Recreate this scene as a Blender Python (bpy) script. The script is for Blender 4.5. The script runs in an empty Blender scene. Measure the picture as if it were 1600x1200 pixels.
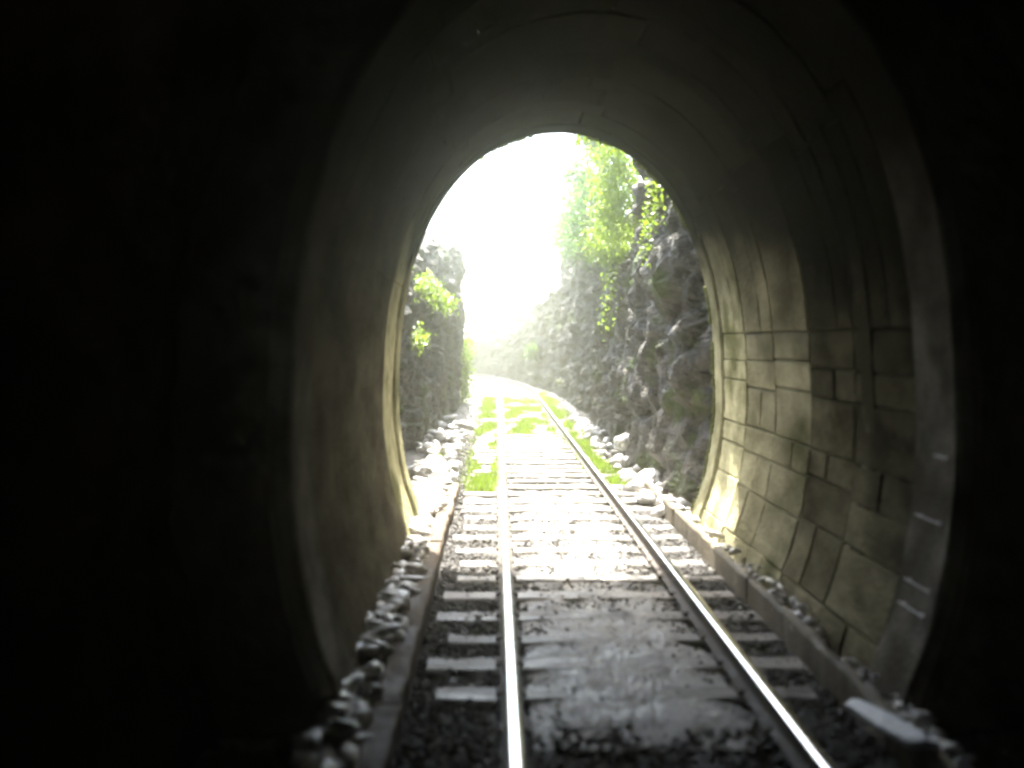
import bpy, math, random
import numpy as np
from mathutils import Vector, noise, Matrix
R = math.radians
random.seed(7); rng = np.random.default_rng(7)
scene = bpy.context.scene
COL = scene.collection

# ------------------------------------------------------------------ camera
cam_d = bpy.data.cameras.new('camera'); cam = bpy.data.objects.new('camera', cam_d); COL.objects.link(cam)
cam.location = (0, 0, 1.94)
cam.rotation_euler = (R(90 - 2.74), 0, R(-1.06))
cam_d.sensor_width = 36; cam_d.lens = 31.5
cam_d.clip_start = 0.05; cam_d.clip_end = 2000
cam_d.dof.use_dof = True; cam_d.dof.focus_distance = 15.0; cam_d.dof.aperture_fstop = 0.62
scene.camera = cam

# ------------------------------------------------------------------ light
SUN_EL, SUN_AZ = 62, -6            # azimuth from straight ahead (+Y), negative = from the left
w = bpy.data.worlds.new('World'); scene.world = w; w.use_nodes = True
nt = w.node_tree; nt.nodes.clear()
sky = nt.nodes.new('ShaderNodeTexSky'); sky.sky_type = 'NISHITA'; sky.sun_disc = False
sky.sun_elevation = R(SUN_EL); sky.sun_rotation = R(SUN_AZ)
sky.air_density = 1.0; sky.dust_density = 2.5; sky.ozone_density = 1.0
bg = nt.nodes.new('ShaderNodeBackground'); bg.inputs[1].default_value = 0.15
out = nt.nodes.new('ShaderNodeOutputWorld')
nt.links.new(sky.outputs[0], bg.inputs[0]); nt.links.new(bg.outputs[0], out.inputs[0])
sd = bpy.data.lights.new('sun', 'SUN'); sd.energy = 4.0; sd.angle = R(0.5); sd.color = (1, 0.95, 0.86)
sun = bpy.data.objects.new('sun', sd); COL.objects.link(sun)
sdir = Vector((math.sin(R(SUN_AZ)) * math.cos(R(SUN_EL)), math.cos(R(SUN_AZ)) * math.cos(R(SUN_EL)), math.sin(R(SUN_EL))))
sun.rotation_euler = sdir.to_track_quat('Z', 'Y').to_euler(); sun.location = (0, 20, 30)
vs = scene.view_settings
vs.view_transform = 'Standard'; vs.look = 'None'; vs.gamma = 1; vs.use_curve_mapping = False
vs.exposure = 3.4
scene.display_settings.display_device = 'sRGB'
cy = scene.cycles
cy.use_denoising = True
cy.max_bounces = 8; cy.diffuse_bounces = 5; cy.glossy_bounces = 3; cy.transmission_bounces = 2
cy.volume_bounces = 1; cy.volume_step_rate = 5
cy.sample_clamp_indirect = 6
cy.filter_width = 2.6

# ------------------------------------------------------------------ materials
def mat(name, c1, c2, scale=4, rough=(0.6, 0.95), bump=0.3, bscale=30, c3=None, c3amt=0.35, stretch=(1, 1, 1), spec=0.4,
        metallic=0.0, trans=None, vary=0.0, c3scale=1.1, crown_dark=None, bdist=0.03):
    m = bpy.data.materials.new(name); m.use_nodes = True
    t = m.node_tree; N = t.nodes; L = t.links; b = N['Principled BSDF']
    tc = N.new('ShaderNodeTexCoord'); mp = N.new('ShaderNodeMapping'); mp.inputs['Scale'].default_value = stretch
    geo = N.new('ShaderNodeNewGeometry')
    L.new(geo.outputs['Position'], mp.inputs[0])
    n1 = N.new('ShaderNodeTexNoise'); n1.inputs['Scale'].default_value = scale; n1.inputs['Detail'].default_value = 6
    n1.inputs['Roughness'].default_value = 0.65
    L.new(mp.outputs[0], n1.inputs[0])
    cr = N.new('ShaderNodeValToRGB'); cr.color_ramp.elements[0].position = 0.36; cr.color_ramp.elements[1].position = 0.64
    cr.color_ramp.elements[0].color = (*c1, 1); cr.color_ramp.elements[1].color = (*c2, 1)
    L.new(n1.outputs[0], cr.inputs[0]); col = cr.outputs[0]
    if c3:
        n3 = N.new('ShaderNodeTexNoise'); n3.inputs['Scale'].default_value = c3scale; n3.inputs['Detail'].default_value = 5
        L.new(mp.outputs[0], n3.inputs[0])
        r3 = N.new('ShaderNodeMapRange'); r3.inputs[1].default_value = 0.62 - c3amt * 0.3; r3.inputs[2].default_value = 0.72 - c3amt * 0.3
        L.new(n3.outputs[0], r3.inputs[0])
        mx = N.new('ShaderNodeMix'); mx.data_type = 'RGBA'; L.new(r3.outputs[0], mx.inputs[0])
        L.new(col, mx.inputs[6]); mx.inputs[7].default_value = (*c3, 1); col = mx.outputs[2]
    if crown_dark:      # darkens upwards to the crown, with a patchy lower edge
        sx = N.new('ShaderNodeSeparateXYZ'); L.new(geo.outputs['Position'], sx.inputs[0])
        ns = N.new('ShaderNodeTexNoise'); ns.inputs['Scale'].default_value = 1.3; ns.inputs['Detail'].default_value = 6
        L.new(geo.outputs['Position'], ns.inputs[0])
        ma = N.new('ShaderNodeMath'); ma.operation = 'MULTIPLY_ADD'; L.new(ns.outputs[0], ma.inputs[0]); ma.inputs[1].default_value = 1.3; L.new(sx.outputs[2], ma.inputs[2])
        rs = N.new('ShaderNodeMapRange'); rs.inputs[1].default_value = crown_dark[0] + .6; rs.inputs[2].default_value = crown_dark[1] + .8; rs.inputs[4].default_value = .97
        L.new(ma.outputs[0], rs.inputs[0])
        mz = N.new('ShaderNodeMix'); mz.data_type = 'RGBA'; L.new(rs.outputs[0], mz.inputs[0]); L.new(col, mz.inputs[6]); mz.inputs[7].default_value = (.009, .008, .006, 1); col = mz.outputs[2]
    if vary:
        oi = N.new('ShaderNodeObjectInfo'); mr = N.new('ShaderNodeMapRange')
        mr.inputs[3].default_value = 1 - vary; mr.inputs[4].default_value = 1 + vary; L.new(oi.outputs['Random'], mr.inputs[0])
        vm = N.new('ShaderNodeVectorMath'); vm.operation = 'SCALE'; L.new(col, vm.inputs[0]); L.new(mr.outputs[0], vm.inputs['Scale']); col = vm.outputs[0]
    L.new(col, b.inputs['Base Color'])
    n2 = N.new('ShaderNodeTexNoise'); n2.inputs['Scale'].default_value = bscale; n2.inputs['Detail'].default_value = 5
    L.new(mp.outputs[0], n2.inputs[0])
    bp = N.new('ShaderNodeBump'); bp.inputs['Strength'].default_value = bump; bp.inputs['Distance'].default_value = bdist
    L.new(n2.outputs[0], bp.inputs['Height']); L.new(bp.outputs[0], b.inputs['Normal'])
    rr = N.new('ShaderNodeMapRange'); rr.inputs[1].default_value = 0.35; rr.inputs[2].default_value = 0.65
    rr.inputs[3].default_value = rough[0]; rr.inputs[4].default_value = rough[1]
    L.new(n1.outputs[0], rr.inputs[0]); L.new(rr.outputs[0], b.inputs['Roughness'])
    b.inputs['Specular IOR Level'].default_value = spec; b.inputs['Metallic'].default_value = metallic
    if trans:
        o = N['Material Output']; tl = N.new('ShaderNodeBsdfTranslucent'); tl.inputs[0].default_value = (*trans, 1)
        ad = N.new('ShaderNodeAddShader'); L.new(b.outputs[0], ad.inputs[0]); L.new(tl.outputs[0], ad.inputs[1]); L.new(ad.outputs[0], o.inputs[0])
    return m

M = {}
M['block'] = mat('lining_concrete', (0.17, 0.158, 0.095), (0.37, 0.345, 0.225), 3.0, (0.55, 0.9), 0.6, 22, c3=(0.10, 0.10, 0.05), c3amt=0.3, stretch=(1, 0.6, 1), vary=0.22, crown_dark=(1.7, 2.8), spec=0)
M['near_dim'] = mat('dimmed_lining_concrete', (0.10, 0.09, 0.055), (0.23, 0.21, 0.135), 3.4, (0.7, 0.95), 0.6, 22, c3=(0.05, 0.045, 0.03), c3amt=0.4, stretch=(1, 0.6, 1), vary=0.3, crown_dark=(1.1, 2.3), spec=0)  # nearer rings: lining concrete darkened, light falloff painted into the colour
M['mortar'] = mat('joint_mortar', (0.05, 0.045, 0.03), (0.12, 0.11, 0.08), 5, spec=0)
M['plaster'] = mat('smooth_render_coat', (0.06, 0.053, 0.037), (0.17, 0.15, 0.105), 2.4, (0.6, 0.9), 0.3, 18, vary=0.04, stretch=(1, .5, 1), crown_dark=(1.4, 3.0), spec=0, bdist=.06)
M['rib'] = mat('pale_rib_concrete', (0.12, 0.11, 0.09), (0.30, 0.28, 0.24), 3, (0.6, 0.9), 0.4, 25, c3=(0.10, 0.09, 0.07), c3amt=0.5, crown_dark=(1.7, 3.0), spec=0)
M['pale'] = mat('pale_band_concrete', (0.16, 0.15, 0.11), (0.32, 0.30, 0.23), 4, (0.6, 0.9), 0.4, 25, c3=(0.06, 0.055, 0.035), c3amt=0.8, c3scale=1.6, crown_dark=(1.3, 2.8), spec=0)
M['ring'] = mat('portal_lit_concrete', (0.26, 0.245, 0.14), (0.50, 0.47, 0.29), 4, (0.6, 0.9), 0.5, 22, c3=(0.15, 0.15, 0.07), c3amt=0.3, crown_dark=(1.9, 2.9), spec=0, vary=.1)  # last ring paler: brightness near the tunnel mouth painted into the colour
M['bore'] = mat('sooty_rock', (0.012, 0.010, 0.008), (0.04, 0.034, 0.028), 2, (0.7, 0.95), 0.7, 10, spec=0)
M['rock'] = mat('cutting_rock', (0.020, 0.019, 0.016), (0.135, 0.125, 0.108), 3.6, (0.5, 0.9), 1.0, 7, spec=.2, bdist=.14, c3=(0.055, 0.075, 0.02), c3amt=0.22, stretch=(1, 1, 1.5))
M['stone'] = mat('pale_wet_stone', (0.40, 0.39, 0.36), (0.75, 0.73, 0.70), 6, (0.2, 0.5), 0.4, 30, vary=0.25)
M['ballast'] = mat('crushed_ballast', (0.035, 0.033, 0.031), (0.13, 0.125, 0.12), 7, (0.4, 0.8), 0.5, 40, spec=.2)
M['mud'] = mat('wet_mud', (0.10, 0.094, 0.085), (0.42, 0.40, 0.37), 5.5, (0.38, 0.8), 1.0, 22, stretch=(1, 0.6, 1), c3=(.07,.064,.056), c3amt=.25, c3scale=2.5)
M['ground'] = mat('dusty_ground', (0.17, 0.165, 0.14), (0.34, 0.33, 0.30), 0.6, (0.6, 0.95), 0.4, 8)
M['sleeper'] = mat('weathered_sleeper', (0.09, 0.083, 0.075), (0.30, 0.28, 0.25), 6, (0.35, 0.75), 0.5, 18, stretch=(0.3, 2, 1), vary=0.3)
M['railhead'] = mat('polished_steel', (0.85, 0.85, 0.80), (0.93, 0.93, 0.88), 8, (0.14, 0.26), 0.05, 12, metallic=1.0, stretch=(1, .1, 1))
M['railside'] = mat('rusty_steel', (0.03, 0.024, 0.019), (0.075, 0.06, 0.048), 12, (0.6, 0.9), 0.4, 50)
M['kerb'] = mat('kerb_concrete', (0.10, 0.085, 0.06), (0.22, 0.19, 0.14), 4, (0.4, 0.85), 0.4, 28, vary=0.2, spec=.2)
M['kerbbrown'] = mat('brown_kerb', (0.06, 0.045, 0.032), (0.14, 0.11, 0.08), 3, (0.5, 0.85), 0.35, 25, stretch=(1, .4, 1), vary=0.12, spec=.12)
M['slab'] = mat('pale_slab', (0.28, 0.30, 0.33), (0.55, 0.57, 0.60), 5, (0.3, 0.6), 0.3, 25)
M['rod'] = mat('pale_glint', (0.7, 0.7, 0.68), (0.85, 0.85, 0.83), 10, (0.3, 0.5), 0.1, 30)
M['leaf'] = mat('leaf_green', (0.035, 0.07, 0.02), (0.075, 0.12, 0.04), 3, (0.4, 0.7), 0.1, 10, trans=(0.06, 0.11, 0.03), c3=(.02,.04,.012), c3amt=.5, c3scale=3)
M['leafy'] = mat('leaf_yellow_green', (0.045, 0.085, 0.012), (0.09, 0.13, 0.02), 3, (0.4, 0.7), 0.1, 10, trans=(0.10, 0.15, 0.012), c3=(.03,.05,.01), c3amt=.4, c3scale=3)
M['grass'] = mat('grass_blades', (0.06, 0.095, 0.010), (0.10, 0.13, 0.015), 2, (0.5, 0.8), 0.1, 10, trans=(0.07, 0.11, 0.006))
M['bark'] = mat('grey_bark', (0.07, 0.065, 0.055), (0.16, 0.15, 0.13), 6, bump=0.8, stretch=(1, 1, .3))
M['moss'] = mat('moss', (0.06, 0.075, 0.008), (0.12, 0.13, 0.012), 8, trans=(0.10, 0.11, 0.006))

# ------------------------------------------------------------------ helpers
def mesh(name, v, f, smooth=False):
    me = bpy.data.meshes.new(name); me.from_pydata([tuple(p) for p in v], [], f); me.update()
    if smooth: me.polygons.foreach_set('use_smooth', [True] * len(me.polygons))
    return me
def np_mesh(name, V, F, smooth=False):
    V = np.asarray(V, dtype=np.float32); F = np.asarray(F, dtype=np.int32); k = F.shape[1]
    me = bpy.data.meshes.new(name)
    me.vertices.add(len(V)); me.vertices.foreach_set('co', V.ravel())
    me.loops.add(F.size); me.loops.foreach_set('vertex_index', F.ravel())
    me.polygons.add(len(F)); me.polygons.foreach_set('loop_start', np.arange(0, F.size, k, dtype=np.int32))
    me.update(calc_edges=True)
    if smooth: me.polygons.foreach_set('use_smooth', [True] * len(F))
    return me
def obj(name, me, m, parent=None, loc=None, **props):
    o = bpy.data.objects.new(name, me); COL.objects.link(o)
    if m is not None:
        if me.materials: me.materials[0] = m
        else: me.materials.append(m)
    if parent: o.parent = parent
    if loc is not None: o.location = loc
    for k, v in props.items(): o[k] = v
    return o
def thing(name, label, cat, loc=(0, 0, 0), group=None):
    o = bpy.data.objects.new(name, None); COL.objects.link(o); o.location = loc; o.empty_display_size = 0.2
    o['label'] = label; o['category'] = cat
    if group: o['group'] = group
    return o
def fbm(p, s, oct=4): return noise.fractal(Vector(p) * s, 0.8, 2.0, oct)
def box_v(x0, x1, y0, y1, z0, z1, c=0.0):
    """box with chamfered top edges"""
    v = [(x0, y0, z0), (x1, y0, z0), (x1, y1, z0), (x0, y1, z0), (x0, y0, z1 - c), (x1, y0, z1 - c), (x1, y1, z1 - c), (x0, y1, z1 - c),
         (x0 + c, y0 + c, z1), (x1 - c, y0 + c, z1), (x1 - c, y1 - c, z1), (x0 + c, y1 - c, z1)]
    f = [(3, 2, 1, 0)] + [(i, (i + 1) % 4, (i + 1) % 4 + 4, i + 4) for i in range(4)] + [(i + 4, (i + 1) % 4 + 4, (i + 1) % 4 + 8, i + 8) for i in range(4)] + [(8, 9, 10, 11)]
    return v, f

# ------------------------------------------------------------------ tunnel profile
CX = 0.70
half = [(1.44, -.62), (1.46, -.42), (1.50, -.30), (1.57, 0), (1.69, .35), (1.77, .75), (1.815, 1.2), (1.80, 1.74), (1.745, 2.32), (1.615, 2.87), (1.375, 3.42), (1.01, 3.88), (.54, 4.18), (0, 4.285)]
pts = [(x, z) for x, z in half] + [(-x, z) for x, z in half[-2::-1]]      # right foot over the crown to left foot
dense = []
for i in range(len(pts) - 1):
    p0 = pts[max(i - 1, 0)]; p1 = pts[i]; p2 = pts[i + 1]; p3 = pts[min(i + 2, len(pts) - 1)]
    for k in range(12):
        t = k / 12
        dense.append(tuple(0.5 * ((2 * b) + (-a + c) * t + (2 * a - 5 * b + 4 * c - d) * t * t + (-a + 3 * b - 3 * c + d) * t ** 3) for a, b, c, d in zip(p0, p1, p2, p3)))
dense.append(pts[-1]); dense = np.array(dense)
seg = np.linalg.norm(np.diff(dense, axis=0), axis=1); ARC = np.concatenate([[0], np.cumsum(seg)]); LEN = ARC[-1]
def prof(s, off=0.0):
    s = min(max(s, 0), LEN)
    x = np.interp(s, ARC, dense[:, 0]); z = np.interp(s, ARC, dense[:, 1])
    e = 0.05
    x2 = np.interp(min(s + e, LEN), ARC, dense[:, 0]); z2 = np.interp(min(s + e, LEN), ARC, dense[:, 1])
    x1 = np.interp(max(s - e, 0), ARC, dense[:, 0]); z1 = np.interp(max(s - e, 0), ARC, dense[:, 1])
    tx, tz = x2 - x1, z2 - z1; l = math.hypot(tx, tz) or 1
    nx, nz = tz / l, -tx / l      # outward normal
    return CX + x + nx * off, z + nz * off
def sweep(y0, y1, offf, n=96, ny=2, inside=True, rough=0.0, rs=1.0):
    V = []; F = []
    for j in range(ny):
        y = y0 + (y1 - y0) * j / (ny - 1)
        for i in range(n):
            s = LEN * i / (n - 1)
            o = offf
            if rough:
                o += rough * fbm((s * 1.3, y, offf), rs)
            x, z = prof(s, o); V.append((x, y, z))
    for j in range(ny - 1):
        for i in range(n - 1):
            a = j * n + i; q = (a, a + 1, a + n + 1, a + n)
            F.append(q if inside else q[::-1])
    return V, F

Y_END, Y_NEAR = 10.1, 4.75
tunnel = thing('railway_tunnel', 'dark horseshoe railway tunnel lined with mossy concrete blocks around the whole view', 'tunnel', (CX, Y_END, 0))
TI = Vector((-CX, -Y_END, 0))
def tpart(name, v, f, m, smooth=False, **k): return obj(name, mesh(name, v, f, smooth), m, tunnel, TI, **k)

# backing behind the blocks
v, f = sweep(Y_NEAR, Y_END, 0.045, 96, 3); tpart('mortar_backing', v, f, M['mortar'], True)
# a lining block: chamfered, slightly uneven face
def block(s0, s1, y0, y1, m, gap=0.012, proud=0.0, ch=0.018, nu=4):
    e = ch
    us = [s0 + gap] + [s0 + gap + e + (s1 - s0 - 2 * gap - 2 * e) * i / nu for i in range(nu + 1)] + [s1 - gap]
    vy = [y0 + gap, y0 + gap + e, (y0 + y1) / 2, y1 - gap - e, y1 - gap]
    V = []; F = []; n = len(us)
    for j, y in enumerate(vy):
        for i, s in enumerate(us):
            edge = j in (0, 4) or i in (0, n - 1)
            o = -proud + ((0.016 if ch > .01 else .002) if edge else random.uniform(-.004, .004))
            x, z = prof(s, o); V.append((x, y, z))
    for j in range(4):
        for i in range(n - 1):
            a = j * n + i; F.append((a, a + 1, a + n + 1, a + n))
    ringi = [i for i in range(n)] + [j * n + n - 1 for j in range(1, 5)] + [4 * n + i for i in range(n - 2, -1, -1)] + [j * n for j in range(3, 0, -1)]
    base = len(V)
    for idx in ringi:
        j, i = divmod(idx, n); x, z = prof(us[i], 0.10); V.append((x, vy[j], z))
    k = len(ringi)
    for q in range(k):
        F.append((ringi[q], base + q, base + (q + 1) % k, ringi[(q + 1) % k]))
    tpart('block', V, F, m)
ys = [5.28, 6.18, 7.06, 7.98, 8.88, 9.74]
S_SPR = float(np.interp(2.02, dense[:len(dense) // 2, 1], ARC[:len(dense) // 2]))     # arc length where the crown blocks start (right side)
courses = [0.25, .75, 1.18, 1.52, 1.75, 2.18, 2.42, S_SPR]
for r in range(len(ys) - 1):
    y0, y1 = ys[r], ys[r + 1]; wm = M['ring'] if r == 4 else M['near_dim'] if r < 2 else M['block']
    cs = [c + random.uniform(-.035, .035) * (0 < i < 7) for i, c in enumerate(courses)]
    for i in range(len(cs) - 1):                    # right wall: squarish blocks
        if random.random() < .3 and r < 4:
            ym = y0 + (y1 - y0) * random.uniform(.4, .62); sp = [(y0, ym), (ym, y1)]
        else: sp = [(y0, y1)]
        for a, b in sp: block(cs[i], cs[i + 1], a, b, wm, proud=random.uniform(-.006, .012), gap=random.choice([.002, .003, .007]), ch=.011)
    a0 = S_SPR; a1 = LEN - 3.2                     # crown: narrow curved strips between ring joints
    for (p, q) in ((y0, y0 + .31 + random.uniform(-.05, .05)), (None, y1)):
        if p is None: p = last
        last = q
        nb = 4; edges = [a0 + (a1 - a0) * k / nb + (random.uniform(-.15, .15) if 0 < k < nb else 0) for k in range(nb + 1)]
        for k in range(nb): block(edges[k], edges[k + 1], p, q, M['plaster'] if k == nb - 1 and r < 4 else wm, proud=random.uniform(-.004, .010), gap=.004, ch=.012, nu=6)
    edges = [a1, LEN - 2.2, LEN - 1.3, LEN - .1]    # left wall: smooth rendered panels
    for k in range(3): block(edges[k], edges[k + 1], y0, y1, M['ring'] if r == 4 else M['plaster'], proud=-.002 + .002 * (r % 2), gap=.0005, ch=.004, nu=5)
def rib(y0, y1, depth, m, name='rib'):
    n = 100; V = []; F = []
    sec = [(y0, .10), (y0, -depth + .02), (y0 + .02, -depth), (y1 - .02, -depth), (y1, -depth + .02), (y1, .10)]
    for i in range(n):
        s = LEN * i / (n - 1)
        jit = .006 * fbm((s * 2, y0, 3), 1.0)
        for (y, o) in sec:
            x, z = prof(s, o + jit); V.append((x, y, z))
    k = len(sec)
    for i in range(n - 1):
        for j in range(k):
            a = i * k + j; b = i * k + (j + 1) % k; F.append((a, a + k, b + k, b))
    tpart(name, V, F, m)
rib(Y_NEAR, 5.24, .035, M['rib'])
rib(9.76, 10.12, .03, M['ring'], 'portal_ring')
# a narrower cast rib lower down on the right wall only
def part_rib(y0, y1, s0, s1, depth, m):
    V = []; F = []; n = 40; sec = [(y0, .03), (y0 + .02, -depth), (y1 - .02, -depth), (y1, .03)]
    for i in range(n):
        s = s0 + (s1 - s0) * i / (n - 1); tp = min(1, i / 14, (n - 1 - i) / 14)
        for (y, o) in sec:
            x, z = prof(s, .03 + (o - .03) * tp); V.append((x, y, z))
    for i in range(n - 1):
        for j in range(3):
            a = i * 4 + j; F.append((a, a + 4, a + 5, a + 1))
    tpart('rib', V, F, m, label='short pale cast rib on the right wall')
part_rib(5.85, 6.08, .1, LEN * .55, .014, M['pale'])

# portal headwall with hole, a metre thick
V = []; F = []; n = 72
for yy in (Y_END + .02, Y_END - 1.2):
    for rad in range(2):
        for i in range(n):
            s = LEN * i / (n - 1)
            if rad == 0: x, z = prof(s, .07)
            else:
                a = math.pi * i / (n - 1); dx, dz = math.cos(a), math.sin(a)
                k = min(24 / max(abs(dx), 1e-3), 13 / max(abs(dz), 1e-3)); x, z = CX + dx * k, dz * k - .62
            V.append((x, yy, z))
def st(a, b, flip=False):
    for i in range(n - 1):
        q = (a * n + i, a * n + i + 1, b * n + i + 1, b * n + i); F.append(q[::-1] if flip else q)
st(0, 1); st(3, 2); st(1, 3)
tpart('portal_headwall', V, F, M['rock'])

# near, wider unlined bore (runs on behind the viewer) with the step face at the lining's end
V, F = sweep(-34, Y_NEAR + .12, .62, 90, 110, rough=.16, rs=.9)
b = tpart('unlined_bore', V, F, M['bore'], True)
V = []; F = []; n = 96
for o in (0.05, 1.2):
    for i in range(n): x, z = prof(LEN * i / (n - 1), o); V.append((x, Y_NEAR, z))
for i in range(n - 1): F.append((i, i + 1, i + n + 1, i + n))
tpart('step_face', V, F, M['bore'])
v, f = sweep(-35, Y_END - .3, 2.4, 60, 30, inside=False, rough=.3); tpart('rock_mass', v, f, M['rock'])
V = [(CX - 5, -33.9, -1), (CX + 5, -33.9, -1), (CX + 5, -33.9, 8), (CX - 5, -33.9, 8)]
tpart('far_bore_rock', V, [(0, 1, 2, 3)], M['bore'])

# ------------------------------------------------------------------ ground
g = obj('ground', mesh('ground', [(-400, -60, -.45), (400, -60, -.45), (400, 700, -.45), (-400, 700, -.45)], [(0, 1, 2, 3)]), M['ground'], kind='structure')
def ctr(y):            # track centre line: straight, then bending left
    if y <= 34: return 0.81, 0.0
    return 0.81 - (y - 34) ** 2 / 134, -(y - 34) / 67
# track bed
xs = np.concatenate([np.arange(-2.6, 3.9, .06)]); yy = np.concatenate([np.arange(-12, 2, .5), np.arange(2, 13, .05), np.arange(13, 30, .15), np.arange(30, 84, .6)])
V = []; nx = len(xs)
for y in yy:
    c, _ = ctr(y)
    for x in xs:
        d = abs(x - .81)
        z = -.205 + .022 * noise.noise(Vector((x * 9, y * 9, 0))) + .025 * noise.noise(Vector((x * 2, y * 2, 5)))
        if y > 10.3: z += .05 * max(0, (d - 1.3)) + (.03 * noise.noise(Vector((x * 5, y * 5, 9))))
        V.append((x + c - .81, y, z))
F = [(j * nx + i, j * nx + i + 1, (j + 1) * nx + i + 1, (j + 1) * nx + i) for j in range(len(yy) - 1) for i in range(nx - 1)]
obj('track_bed', np_mesh('track_bed', V, F), M['ballast'], kind='structure')

# loose ballast stones (beyond counting)
ico_v = []; 
import bmesh
bm = bmesh.new(); bmesh.ops.create_icosphere(bm, subdivisions=1, radius=1); bm.verts.ensure_lookup_table()
ICO = np.array([v.co[:] for v in bm.verts]); ICOF = np.array([[v.index for v in f.verts] for f in bm.faces]); bm.free()
def hull(n, seed_):
    rr = random.Random(seed_); b = bmesh.new()
    for _ in range(n):
        d_ = Vector((rr.gauss(0, 1), rr.gauss(0, 1), rr.gauss(0, 1))).normalized(); b.verts.new(d_ * rr.uniform(.85, 1.1))
    bmesh.ops.convex_hull(b, input=list(b.verts)); bmesh.ops.delete(b, geom=[v_ for v_ in b.verts if not v_.link_faces], context='VERTS')
    bmesh.ops.triangulate(b, faces=list(b.faces)); b.verts.ensure_lookup_table(); b.verts.index_update()
    o_ = np.array([v_.co[:] for v_ in b.verts]), np.array([[v_.index for v_ in f_.verts] for f_ in b.faces]); b.free(); return o_
ICO, ICOF = hull(11, 5)
def pebbles(name, P, size, m, flat=.7, **k):
    n = len(P); S = size * rng.uniform(.55, 1.3, (n, 1, 1)) * np.array([1, 1, flat]) * rng.uniform(.7, 1.2, (n, 1, 3))
    base = ICO[None] * rng.uniform(.75, 1.2, (n, len(ICO), 1)) * S
    a = rng.uniform(0, 6.28, n); t = rng.uniform(-.6, .6, n); ca, sa = np.cos(a), np.sin(a); ct, stt = np.cos(t), np.sin(t)
    x = base[..., 0]; y = base[..., 1]; z = base[..., 2]
    y, z = y * ct[:, None] - z * stt[:, None], y * stt[:, None] + z * ct[:, None]
    x, y = x * ca[:, None] - y * sa[:, None], x * sa[:, None] + y * ca[:, None]
    V = np.stack([x, y, z], -1) + np.asarray(P)[:, None]
    F = (ICOF[None] + (np.arange(n) * len(ICO))[:, None, None]).reshape(-1, 3)
    return obj(name, np_mesh(name, V.reshape(-1, 3), F), m, kind='stuff', **k)
P = []
def scatter(n, x0, x1, y0, y1, z=-.185):
    q = np.stack([rng.uniform(x0, x1, n), rng.uniform(y0, y1, n), np.full(n, z) + rng.uniform(-.02, .012, n)], -1)
    return q
P = np.concatenate([scatter(5200, -.5, 0.06, 3.2, 11), scatter(5200, 1.56, 2.02, 3.2, 11), scatter(4200, .1, 1.5, 3.0, 11, -.195), scatter(2200, -.5, 2.02, 2.8, 4.8, -.175), scatter(1200, -1.5, -.5, 2.8, 4.7), scatter(1500, 2.1, 3.3, 2.5, 4.8)])
obj_b = pebbles('ballast', P, .026, M['ballast'], label='dark crushed ballast stones around the sleepers inside the tunnel', category='ballast')
P = np.concatenate([scatter(1600, -1.3, -.45, 10.6, 20, -.17), scatter(1600, 2.05, 2.6, 10.6, 20, -.17), scatter(2600, -.45, 2.05, 10.6, 20, -.215), scatter(1600, -1.2, 2.6, 20, 34, -.19)])
Pm = np.concatenate([scatter(1500, .3, 1.4, 4.6, 9.8, -.17)])
pebbles('grit', Pm, .015, M['ballast'], label='fine dark grit scattered over the mud between the rails', category='grit')
pebbles('trackside_gravel', P, .04, M['ballast'], label='sunlit gravel between and beside the rails outside the tunnel', category='gravel')

# mud between the rails
SLP = []; y = 2.6
while y < 78: SLP.append(y); y += .54 + random.uniform(-.05, .05)
V = []; xs = np.arange(.20, 1.44, .03); yy = np.arange(4.55, 12.6, .035); nx = len(xs)
for y in yy:
    ds = min(abs(y - s) for s in SLP)
    for x in xs:
        e = min((x - .2) / .22, (1.42 - x) / .22, (y - 4.55) / .3, 1); e = max(e, 0)
        e2 = e + .55 * noise.noise(Vector((x * 4, y * 3, 1)))
        z = -.182 + .026 * min(max(e2, -1.2), 1) + .012 * noise.noise(Vector((x * 7, y * 5, 0))) + .006 * noise.noise(Vector((x * 25, y * 20, 0)))
        if y > 5.6: z += (.022 * math.exp(-(ds / .10) ** 2) - .012) * min(1, (y - 5.6) / 2)
        if y > 6.4: z -= .016 * min(1, (y - 6.4) / 1.2)
        if y > 8.5: z -= .008 * min(1, (y - 8.5) / 2)
        V.append((x, y, z))
F = [(j * nx + i, j * nx + i + 1, (j + 1) * nx + i + 1, (j + 1) * nx + i) for j in range(len(yy) - 1) for i in range(nx - 1)]
obj('mud', np_mesh('mud', V, F, True), M['mud'], kind='structure')

# ------------------------------------------------------------------ railway track
track = thing('railway_track', 'straight single railway track with shiny rails running out of the tunnel', 'railway track', (.81, 2.5, 0))
TK = Vector((-.81, -2.5, 0))
def lay(name, off, sec, m, closed=True, y0=-12):
    Y = list(np.arange(y0, 34, 1.0)) + list(np.arange(34, 84, 1.0)); V = []; F = []
    for y in Y:
        c, sl = ctr(y)
        for (a, z) in sec:
            V.append((c + off + a, y, z))
    k = len(sec)
    for j in range(len(Y) - 1):
        for i in range(k if closed else k - 1):
            a = j * k + i; b_ = j * k + (i + 1) % k; F.append((a, b_, b_ + k, a + k))
    return V, F
rail_sec = [(-.065, -.155), (.065, -.155), (.065, -.143), (.012, -.128), (.010, -.045), (.032, -.033), (.033, -.008)]
rail_sec2 = [(.033, -.008), (.027, -.0015), (.012, 0), (-.012, 0), (-.027, -.0015), (-.033, -.008)]
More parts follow.
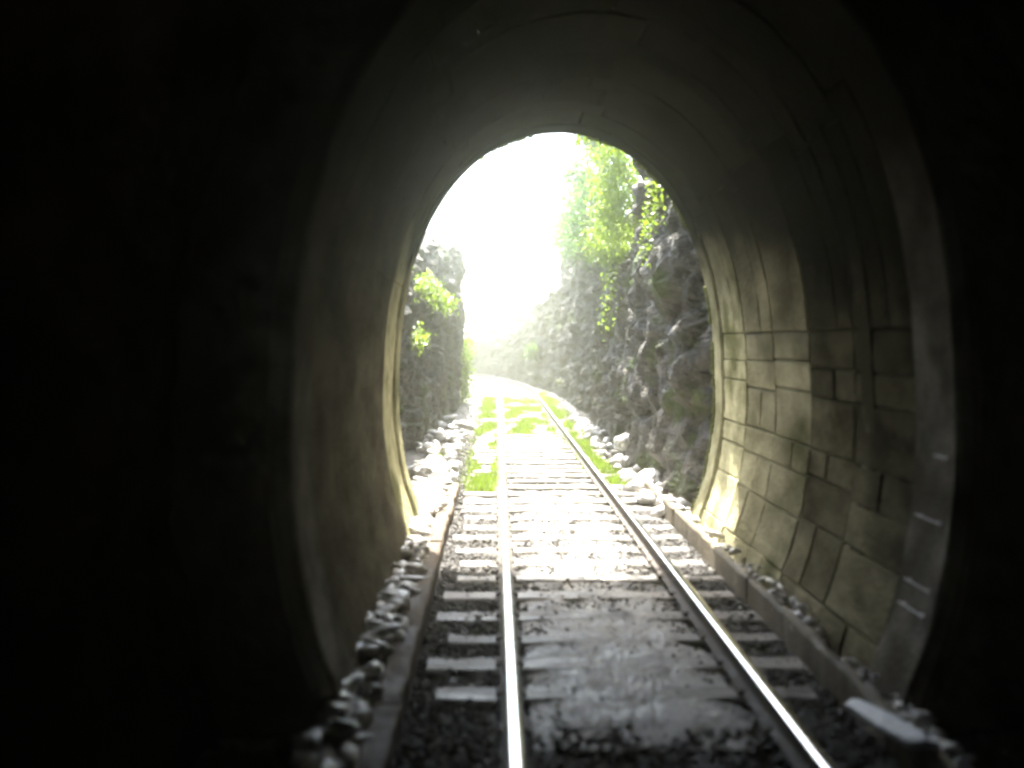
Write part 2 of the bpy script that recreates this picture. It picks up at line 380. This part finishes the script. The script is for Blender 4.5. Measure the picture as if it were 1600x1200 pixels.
for o_ in (-.7175, .7175):
    V, F = lay('rail', o_, rail_sec + [(-a, z) for a, z in reversed(rail_sec[2:])], M['railside'], closed=False)
    r_ = obj('rail', mesh('rail', V, F), M['railside'], track, TK)
    V, F = lay('rail_head', o_, rail_sec2, M['railhead'], closed=False)
    obj('rail_head', mesh('rail_head', V, F, True), M['railhead'], r_)
smeshes = []
for q in range(6):
    V = []; nxs = 14; L2 = 1.2; hw = .115
    for i in range(nxs):
        x = -L2 + 2 * L2 * i / (nxs - 1)
        zt = -.16 + .006 * random.uniform(-1, 1); wv = hw + random.uniform(-.012, .008)
        V += [(x, -wv, -.30), (x, -wv, zt - .018), (x, -wv + .02, zt), (x, wv - .02, zt + random.uniform(-.004, .004)), (x, wv, zt - .018), (x, wv, -.30)]
    F = [(i * 6 + j, i * 6 + j + 1, (i + 1) * 6 + j + 1, (i + 1) * 6 + j) for i in range(nxs - 1) for j in range(5)]
    F += [(0, 1, 2, 3, 4, 5)[::-1], tuple((nxs - 1) * 6 + j for j in range(6))]
    me = mesh('sleeper', V, [t[::-1] for t in F]); me.materials.append(M['sleeper']); smeshes.append(me)
for y in SLP:
    c, sl = ctr(y)
    s_ = obj('sleeper', random.choice(smeshes), None, track, TK + Vector((c + random.uniform(-.04, .04), y, random.uniform(-.008, .004) - (.05 if y < 4.8 else 0))))
    s_.scale = (random.uniform(.94, 1.04), random.uniform(.8, 1.12), 1)
    s_.rotation_euler.z = -math.atan(sl) * 1.0 * -1 + random.uniform(-.012, .012)
# rail fastenings
v, f = box_v(-.09, .09, -.06, .06, -.158, -.132, .012); pm = mesh('tie_plate', v, f); pm.materials.append(M['railside'])
for y in SLP[:22]:
    for o_ in (-.7175, .7175):
        obj('tie_plate', pm, None, track, TK + Vector((.81 + o_, y, 0)))

# ------------------------------------------------------------------ kerbs, drain rubble
def kerb(name, label, x0, x1, z1, m, y0, y1, step):
    k = thing(name, label, 'kerb', ((x0 + x1) / 2, y0, -.2))
    y = y0
    while y < y1:
        l = step * random.uniform(.85, 1.15)
        ya, yb = y + .002, min(y + l, y1) - .002; nn = max(2, int((yb - ya) / .09)); jx = random.uniform(-.012, .012); jz = random.uniform(-.01, .006); v = []; f = []
        for i in range(nn + 1):
            yk = ya + (yb - ya) * i / nn; wa, wb, wc, wd_ = [noise.noise(Vector((yk * 4, kk * 7.3 + x0, 1))) * .014 + random.uniform(-.004, .004) for kk in range(4)]
            e_ = -.012 if i in (0, nn) else 0
            v += [(x0 + jx + wa, yk, -.28), (x0 + jx + wa, yk, z1 - .02 + jz + wc), (x0 + jx + .014 + wa, yk, z1 + jz + wc + e_), (x1 + jx - .014 + wb, yk, z1 + jz + wd_ + e_), (x1 + jx + wb, yk, z1 - .02 + jz + wd_), (x1 + jx + wb, yk, -.28)]
        for i in range(nn):
            f += [(i * 6 + j, (i + 1) * 6 + j, (i + 1) * 6 + j + 1, i * 6 + j + 1) for j in range(5)]
        f += [(0, 1, 2, 3, 4, 5), tuple(nn * 6 + j for j in range(6))[::-1]]
        obj('kerb_stone', mesh('kerb_stone', v, f), m, k, Vector((-(x0 + x1) / 2, -y0, .2))); y += l
    return k
kerb('drain_kerb', 'low concrete drain kerb with a broken bright edge along the foot of the right wall', 2.03, 2.10, .035, M['kerb'], .6, 12.2, 1.6)
kerb('drain_kerb', 'smooth brown kerb left of the left rail, beside the stone filled gutter', -.68, -.52, -.04, M['kerbbrown'], .6, 12.6, 1.3)
for o in list(bpy.data.objects):
    if o.name == 'drain_kerb.001': pass
stone_me = []
for q in range(8):
    hv, hf = hull(14, 20 + q); V = hv * np.array([1, 1.25, .62]) * rng.uniform(.85, 1.15, (1, 3))
    me = np_mesh('stone', V, hf); me.materials.append(M['stone']); stone_me.append(me)
def stones(parent, spots):
    for (x, y, z, s) in spots:
        o = obj('stone', random.choice(stone_me), None, parent, Vector((x, y, z)) - parent.location)
        o.scale = (s, s * random.uniform(.8, 1.5), s * random.uniform(.7, 1.2)); o.rotation_euler = (random.uniform(-.4, .4), random.uniform(-.4, .4), random.uniform(0, 6.28))
gut = thing('stone_gutter', 'narrow gutter filled with pale wet broken stones at the foot of the left wall', 'gutter', (-.8, 4, -.1))
stones(gut, [(random.uniform(-.93, -.69), random.uniform(2.6, 12.4), random.uniform(-.08, .0), random.uniform(.05, .12)) for _ in range(280)])
rg = thing('stone_gutter', 'thin line of pale broken stones between the right kerb and the block wall', 'gutter', (2.2, 4, -.1))
stones(rg, [(random.uniform(2.08, 2.22), random.uniform(3.0, 12), random.uniform(-.02, .035), random.uniform(.02, .055)) for _ in range(130)])
# pale slab in the bottom right
V, F = [], []
outline = [(.05, -.31), (.11, -.27), (.13, .0), (.09, .27), (.05, .31), (-.08, .29), (-.12, -.02), (-.10, -.26)]
for z in (0, .045): V += [(x, y, z) for x, y in outline]
V += [(x * .85, y * .9, .058) for x, y in outline]
F = [tuple(range(8))[::-1]] + [(i, (i + 1) % 8, (i + 1) % 8 + 8, i + 8) for i in range(8)] + [(i + 8, (i + 1) % 8 + 8, (i + 1) % 8 + 16, i + 16) for i in range(8)] + [tuple(range(16, 24))]
sl = obj('broken_slab', mesh('broken_slab', V, F), M['slab'], loc=(1.97, 4.40, .0)); sl.scale = (.48, 1.15, .7); sl.rotation_euler = (R(-7), R(-22), R(9))
sl['label'] = 'pale broken concrete slab lying beside the right kerb in the bottom right corner'; sl['category'] = 'slab'
# added pale rods drawn for motion-blurred glints on the right wall rib
def s_at(z): return float(np.interp(z, dense[:len(dense) // 2, 1], ARC[:len(dense) // 2]))
rods = [(.55, 'lowest but one of the pale rods standing in for blurred glints on the right wall rib'), (.41, 'lowest of the pale rods standing in for blurred glints on the right wall rib'), (.93, 'pale rod standing in for a blurred glint, third from the floor on the right wall rib'), (1.30, 'highest of the pale rods standing in for blurred glints on the right wall rib')]
for z0, lab in rods:
    x, z = prof(s_at(z0), -.055); r0 = .005; n = 8; L_ = .30 if z0 < .95 else .14
    V = [(r0 * math.cos(6.283 * i / n), yy_, r0 * math.sin(6.283 * i / n)) for yy_ in (0, L_) for i in range(n)]
    # short feet that join the added glint rod to the rib
    F = [(i, (i + 1) % n, (i + 1) % n + n, i + n) for i in range(n)] + [tuple(range(n)), tuple(range(n, 2 * n))[::-1]]
    for yf in (.03, L_ - .05):
        b0 = len(V); V += [(dx, yf + dy, dz) for dx in (0, .045) for dy, dz in ((0, -.006), (.015, -.006), (.015, .006), (0, .006))]
        F += [(b0 + i, b0 + (i + 1) % 4, b0 + (i + 1) % 4 + 4, b0 + i + 4) for i in range(4)]
    ro = obj('glint_rod', mesh('glint_rod', V, F), M['rod'], loc=(x, 4.82, z)); ro['label'] = lab; ro['category'] = 'rod'; ro['group'] = 'pale rods for blurred glints on the right wall'

# ------------------------------------------------------------------ rock cuttings
def cell_rand(p):
    d, ps = noise.voronoi(p)
    q = ps[0]; h = math.sin(q.x * 127.1 + q.y * 311.7 + q.z * 74.7) * 43758.5453
    return h - math.floor(h), d[1] - d[0]
def cliff(name, plan, H, side, m, res=.08, top_w=26, lean=.12, over=0, seed=0, rough=1.0):
    """plan: [(x,y)], H: [(arc, height)], side +1 = rock lies to the right of travel"""
    P2 = np.array(plan, float); sg = np.linalg.norm(np.diff(P2, axis=0), axis=1); A = np.concatenate([[0], np.cumsum(sg)])
    na = int(A[-1] / res); aa = []
    a = 0.0
    while a < A[-1]:
        aa.append(a); yy_ = np.interp(a, A, P2[:, 1]); a += res * max(1, yy_ / 16)
    ha, hh = zip(*H)
    V = []; nv = 84; ntop = 14
    for a in aa:
        x = np.interp(a, A, P2[:, 0]); y = np.interp(a, A, P2[:, 1])
        x2 = np.interp(a + .4, A, P2[:, 0]); y2 = np.interp(a + .4, A, P2[:, 1]); x1 = np.interp(a - .4, A, P2[:, 0]); y1 = np.interp(a - .4, A, P2[:, 1])
        tx, ty = x2 - x1, y2 - y1; l = math.hypot(tx, ty) or 1; ox, oy = ty / l * side, -tx / l * side     # away from the track
        h = np.interp(a, ha, hh) + .35 * noise.noise(Vector((a * 1.1, seed, 0)))
        for j in range(nv + ntop):
            if j < nv:
                t = j / (nv - 1); z = -.35 + t * (h + .35); out_ = lean * t * h * .25 - over * math.sin(t * t * 3.0) * .5
                wz = z + .25 * a * .35 + .12 * noise.noise(Vector((a, z, 2)))
                q = Vector((a * .8 + seed, wz * 1.5, seed)); q2 = Vector((a * 2.6 + seed, wz * 4.6, 7))
                r1, e1 = cell_rand(q); r2, e2 = cell_rand(q2)
                d = (r1 - .5) * .34 + (r2 - .5) * .20 + .12 * fbm((a, z, seed), .6) + .05 * fbm((a, z, seed), 3.5) - .06 * max(0, 1 - e2 / .06)
                d -= .10 * max(0, 1 - e1 / .08) * .8
                edge = min(1, (1 - t) / .06 + .2); d *= rough * (.45 + .55 * min(1, t * 5))
                out2 = out_ - d
                V.append((x + ox * out2, y + oy * out2, z))
            else:
                t = (j - nv + 1) / ntop; out_ = lean * h * .25 + top_w * t * t; z = h + .25 * out_ ** .8 + .25 * noise.noise(Vector((x + out_, y, 3)))
                V.append((x + ox * out_, y + oy * out_, z))
    k = nv + ntop; F = []
    for i in range(len(aa) - 1):
        for j in range(k - 1):
            q = (i * k + j, (i + 1) * k + j, (i + 1) * k + j + 1, i * k + j + 1); F.append(q if side < 0 else q[::-1])
    return obj(name, np_mesh(name, V, F), m, kind='structure')
right_plan = [(2.60, 10.14), (2.28, 10.75), (2.16, 14.5), (2.5, 15.3), (2.62, 25), (2.5, 34), (2.2, 39), (1.65, 44), (.7, 49), (-.5, 54), (-4.3, 64), (-14, 80), (-40, 100)]
cliff('rock_cliff', right_plan, [(0, 9), (4.7, 8.6), (5.4, 4.3), (12, 4.6), (20, 5.3), (24.6, 5.3), (25.6, 4.0), (33, 3.6), (37, 2.4), (45, 2.0), (90, 2.2)], 1, M['rock'], seed=2.0)
left_plan = [(-1.42, 10.14), (-1.55, 13), (-1.62, 16.5), (-1.45, 22), (-1.2, 27), (-1.15, 30), (-2.2, 31), (-8, 33), (-30, 36)]
cliff('rock_cliff', left_plan, [(0, 3.0), (3, 3.2), (8, 3.9), (15, 4.6), (20, 5.1), (27, 5.1), (52, 5)], -1, M['rock'], seed=9.0, over=.35, rough=.8)
for o, lab in ((bpy.data.objects['rock_cliff'], 'tall dark rock cutting wall right of the track'), (bpy.data.objects['rock_cliff.001'], 'shorter dark rock cutting wall left of the track')): o['label'] = lab
# fallen stones at the cliff feet (parts of the cliffs)
for nm, xa, xb, ya, yb, cnt in (('rock_cliff', 1.95, 2.35, 10.6, 24, 110), ('rock_cliff.001', -1.45, -.6, 10.6, 24, 110)):
    p = bpy.data.objects[nm]
    stones(p, [(random.uniform(xa, xb), ya + (yb - ya) * random.random() ** 1.4, random.uniform(-.16, -.02), random.uniform(.05, .17)) for _ in range(cnt)])
# boulders
def boulder(x, y, z, s, label, m='stone'):
    bm = bmesh.new(); bmesh.ops.create_icosphere(bm, subdivisions=3, radius=1)
    for v_ in bm.verts:
        r1, e = cell_rand(v_.co * 1.4 + Vector((x, y, z))); v_.co *= .8 + .35 * r1 + .15 * noise.noise(v_.co * 2)
    me = bpy.data.meshes.new('boulder'); bm.to_mesh(me); bm.free()
    o = obj('boulder', me, M[m], loc=(x, y, z)); o.scale = s; o['label'] = label; o['category'] = 'boulder'; return o
boulder(2.2, 15.2, .22, (.16, .2, .15), 'small bright boulder at the foot of the right rock wall')
boulder(-.95, 13.4, -.02, (.28, .4, .2), 'low sunlit boulder at the foot of the left rock wall just outside the portal')
boulder(-.9, 11.3, -.05, (.2, .3, .18), 'nearest sunlit boulder beside the left end of the portal')
boulder(2.15, 12.4, .0, (.18, .4, .14), 'long low boulder just outside the portal on the right')
boulder(.3, 57, .6, (1.3, 1, .9), 'rounded far boulder where the track bends away to the left', 'rock')
boulder(-1.4, 58, .8, (1.0, 1, 1.1), 'upright far boulder at the left end of the far rocks', 'rock')

# ------------------------------------------------------------------ vegetation
def leaves(centres, n, size, spread, droop=0.0):
    C = np.asarray(centres, float); idx = rng.integers(0, len(C), n); P = C[idx] + rng.normal(0, 1, (n, 3)) * np.asarray(spread)
    a = rng.uniform(0, 6.28, n); t = rng.uniform(-1.1, 1.1, n) - droop
    d = np.stack([np.cos(a) * np.cos(t), np.sin(a) * np.cos(t), np.sin(t)], -1); up = rng.normal(0, 1, (n, 3)); s = np.cross(d, up); s /= np.linalg.norm(s, axis=1)[:, None] + 1e-6
    L = (size * rng.uniform(.6, 1.4, n))[:, None]; nrm = np.cross(d, s)
    V = np.stack([P, P + d * L * .5 + s * L * .3 + nrm * L * .06, P + d * L, P + d * L * .5 - s * L * .3 + nrm * L * .06], 1).reshape(-1, 3)
    F = (np.arange(n)[:, None] * 4 + np.arange(4)[None]); return V, F
def shrub(name, label, cat, base, centres, n, size, spread, m, stems=4, droop=0.0):
    t = thing(name, label, cat, base); I = -Vector(base)
    V, F = leaves(centres, n, size, spread, droop); obj('foliage', np_mesh('foliage', V, F), M[m], t, I)
    Vs, Fs = [], []
    for k in range(stems):
        c = centres[int(k * (len(centres) - 1) / max(1, stems - 1))] if len(centres) > 1 else centres[0]
        tube([base, tuple((np.array(base) + np.array(c)) / 2 + rng.normal(0, .05, 3)), c], .022, .006, Vs, Fs)
    obj('stem', mesh('stem', Vs, Fs), M['bark'], t, I); return t
def tube(path, r0, r1, V, F, n=7):
    pp = [Vector(p) for p in path]; b0 = len(V)
    for i, p in enumerate(pp):
        d = (pp[min(i + 1, len(pp) - 1)] - pp[max(i - 1, 0)]).normalized(); a = d.orthogonal().normalized(); b_ = d.cross(a); r = r0 + (r1 - r0) * i / (len(pp) - 1)
        for k in range(n): V.append(tuple(p + (a * math.cos(6.283 * k / n) + b_ * math.sin(6.283 * k / n)) * r))
    for i in range(len(pp) - 1):
        for k in range(n): F.append((b0 + i * n + k, b0 + i * n + (k + 1) % n, b0 + (i + 1) * n + (k + 1) % n, b0 + (i + 1) * n + k))
# tree on the right cliff edge
def tree(label, x, y, z0, h, lean, m, nl, size, sp, rad):
    t = thing('tree', label, 'tree', (x, y, z0)); I = -Vector((x, y, z0))
    V, F = [], []; path = [(x + lean * (k / 6) ** 2 + .06 * math.sin(k * 2), y + .05 * k, z0 - .3 + h * k / 6) for k in range(7)]
    tube(path, rad, rad * .35, V, F); cen = []
    for k in range(14):
        b0 = Vector(path[1 + k % 6]); a = random.uniform(0, 6.28); ln = random.uniform(.4, 1.0) * sp
        e = b0 + Vector((math.cos(a) * ln, math.sin(a) * ln, random.uniform(-.2, .5) * sp)); tube([b0, (b0 + e) / 2 + Vector((0, 0, .1)), e], rad * .35, rad * .1, V, F, 5)
        cen += [tuple(e), tuple((b0 + e) / 2)]
    obj('trunk', mesh('trunk', V, F, True), M['bark'], t, I)
    V, F = leaves(cen, nl, size, (.16 * sp, .2 * sp, .22 * sp), .4); obj('crown', np_mesh('crown', V, F), M[m], t, I)
tree('slim leafy tree with grey trunk rising from the top of the right rock wall', 2.62, 22, 4.3, 3.9, -.1, 'leaf', 5200, .13, .75, .13)
tree('taller pale tree farther back on top of the right rock wall', 3.6, 30, 5.1, 6.0, .2, 'leaf', 2200, .16, 1.2, .12)
tree('bushy tree behind the hanging shrub, close to the portal crown on the right', 3.6, 19, 4.6, 4.5, -.2, 'leafy', 2600, .13, 1.1, .1)
# yellow green shrub hanging down beside the nearer rock
cen = [(2.12 + .16 * math.sin(k * 1.7), 16.3 + .25 * math.cos(k), 5.75 - k * .145) for k in range(14)]
shrub('hanging_shrub', 'bright yellow green shrub hanging down the right rock wall, framed by the darker near rock', 'shrub', (2.62, 16.6, 4.4), cen, 4200, .07, (.16, .3, .14), 'leafy', 5, .7)
cen = [(2.15 + .06 * k, 18.5 + .3 * (k % 3), 4.15 - .1 * (k % 4)) for k in range(8)]
shrub('ledge_shrub', 'sunlit green shrub spilling over the ledge below the slim tree', 'shrub', (2.75, 19, 4.0), cen, 3200, .07, (.2, .45, .2), 'leafy', 4, .4)
cen = [(2.0 + .1 * (k % 3), 19.8 + .45 * k, 5.0 + .25 * math.sin(k * 2.1)) for k in range(9)]
shrub('hanging_shrub', 'pale green shrub hanging behind the yellow green one, in front of the slim tree', 'shrub', (2.6, 21, 4.5), cen, 3600, .10, (.2, .4, .38), 'leaf', 5, .5)
cen = [(2.1 + .1 * (k % 3), 25 + .8 * k, 5.3 + .25 * math.sin(k * 1.3)) for k in range(7)]
shrub('ledge_shrub', 'far pale shrub along the top edge of the right rock wall', 'shrub', (2.6, 27, 5.0), cen, 2600, .12, (.2, .6, .3), 'leaf', 5, .4)
cen = [(2.05, 16 + .2 * k, 3.1 - .25 * k) for k in range(4)]
shrub('ledge_shrub', 'small green tuft clinging to the right rock wall below the hanging shrub', 'shrub', (2.3, 16.4, 2.6), cen, 130, .07, (.08, .2, .14), 'leafy', 3, .4)
cen = [(2.1, 11.8 + .2 * k, 3.9 - .2 * k) for k in range(4)]
shrub('ledge_shrub', 'dark tuft of leaves on the right rock close to the portal rim', 'shrub', (2.3, 12, 3.6), cen, 300, .06, (.06, .2, .14), 'leafy', 3, .4)
cen = [(-1.28 + .1 * k, 16.2, 3.0 - .1 * k) for k in range(5)]
shrub('fern', 'bright green fern clump on the left rock wall near its top', 'fern', (-1.45, 16.2, 2.7), cen, 800, .08, (.10, .3, .10), 'leafy', 4, .3)
cen = [(-1.2, 14.2 + .2 * k, 2.0) for k in range(3)]
shrub('fern', 'small fern tuft halfway up the left rock wall', 'fern', (-1.45, 14.3, 1.9), cen, 220, .07, (.06, .2, .08), 'leafy', 3, .3)
cen = [(-1.05, 30.4, .1 + .3 * k) for k in range(7)]
shrub('trackside_bush', 'narrow bright bush at the far end of the left rock wall', 'bush', (-1.15, 30.4, -.2), cen, 1500, .11, (.14, .3, .16), 'leafy', 4)
for (x, y, z, r, lab) in ((2.5, 44, 3.6, .6, 'pale green bush on the lower rock where the right wall steps down'), (1.6, 48, 2.9, .6, 'bush on top of the far bending rock wall, right of the boulders'),
                          (1.9, 41, 1.4, .35, 'small bush clinging halfway up the far right rock wall'), (.2, 54, 2.3, .6, 'far low bush above the far boulders beside the bend'), (4.5, 40, 4.7, 1.3, 'big washed out bush on the far cliff top')):
    cen = [(x + random.uniform(-r, r), y + random.uniform(-r, r), z + random.uniform(-.4, .6) * r) for _ in range(9)]
    shrub('bush', lab, 'bush', (x, y, z - .8 * r), cen, 900, .17, (.3 * r, .3 * r, .3 * r), 'leaf', 4)
cen = [(-.2 + .3 * k, 10.45 + .15 * math.sin(k * 2.3), 4.75 - .10 * abs(k - 3) + .12 * math.sin(k)) for k in range(7)]  # leaves added above the portal to break up the sun patch inside
shrub('dapple_shrub', 'added fringe of leaves over the tunnel mouth that dapples the sun', 'shrub', (.7, 10.7, 5.4), cen, 240, .10, (.2, .12, .17), 'leafy', 5, .6)
# grass (beyond counting)
def grass(name, label, n, fx, y0, y1, h, z=-.2):
    y = y0 + (y1 - y0) * rng.random(n); x = np.array([fx(q) for q in y]); cl = np.array([noise.noise(Vector((a * 2.2, b_ * .7, 4))) for a, b_ in zip(x, y)])
    k = cl > -.05; x, y = x[k], y[k]; n = len(x); hh = h * rng.uniform(.4, 1.3, n); a = rng.uniform(0, 6.28, n); wd = .012
    dx, dy = np.cos(a) * wd, np.sin(a) * wd; lx, ly = rng.normal(0, .35, n) * hh, rng.normal(0, .35, n) * hh; zz = np.full(n, z)
    V = np.stack([np.stack([x - dx, y - dy, zz], -1), np.stack([x + dx, y + dy, zz], -1), np.stack([x + lx, y + ly, zz + hh], -1)], 1).reshape(-1, 3)
    F = np.arange(n)[:, None] * 3 + np.arange(3)[None]
    o = obj(name, np_mesh(name, V, F), M['grass'], kind='stuff', label=label, category='grass')
C = lambda y: ctr(y)[0]
grass('grass', 'bright grass along the left side of the track outside the tunnel', 14000, lambda y: C(y) - 1.0 + random.gauss(0, .13), 12.5, 33, .13)
grass('grass', 'bright grass between the rails beyond the portal', 16000, lambda y: C(y) + random.uniform(-.55, .6), 20, 33, .12)
grass('grass', 'bright grass along the right side of the track outside the tunnel', 16000, lambda y: C(y) + .98 + random.gauss(0, .14), 13.0, 36, .14)
grass('grass', 'yellow green weeds at the foot of the left rock wall', 3500, lambda y: -1.0 + random.gauss(0, .08), 12.5, 16, .14)
# moss on the portal rim
P = []
for _ in range(2600):
    s = random.uniform(.55, LEN * .62); cl = noise.noise(Vector((s * 1.8, 0, 0)))
    if s > 2.6 and cl < .05: continue
    if s < 1.1 and random.random() > (s - .5): continue
    x, z = prof(s, -.03 + random.uniform(-.012, .02)); P.append((x, Y_END + .02 + random.uniform(-.05, .035), z))
mo = pebbles('moss', np.array(P) - np.array([CX, Y_END, 0]), .018, M['moss'], flat=1.0); mo.parent = tunnel

# ------------------------------------------------------------------ haze
v = [(x, y, z) for z in (-1.45, 18) for x, y in ((-42, -36), (46, -36), (46, 106), (-42, 106))]
hz = obj('haze', mesh('haze', v, [(3, 2, 1, 0), (4, 5, 6, 7), (0, 1, 5, 4), (1, 2, 6, 5), (2, 3, 7, 6), (3, 0, 4, 7)]), None, kind='stuff')
hm = bpy.data.materials.new('haze_air'); hm.use_nodes = True; hm.node_tree.nodes.clear()
pv = hm.node_tree.nodes.new('ShaderNodeVolumePrincipled'); ho = hm.node_tree.nodes.new('ShaderNodeOutputMaterial')
pv.inputs['Color'].default_value = (1, .985, .80, 1); pv.inputs['Density'].default_value = .0085; pv.inputs['Anisotropy'].default_value = .9  # also stands in for lens bloom round the portal, hence strong forward scatter
hm.node_tree.links.new(pv.outputs[0], ho.inputs['Volume']); hz.data.materials.append(hm)
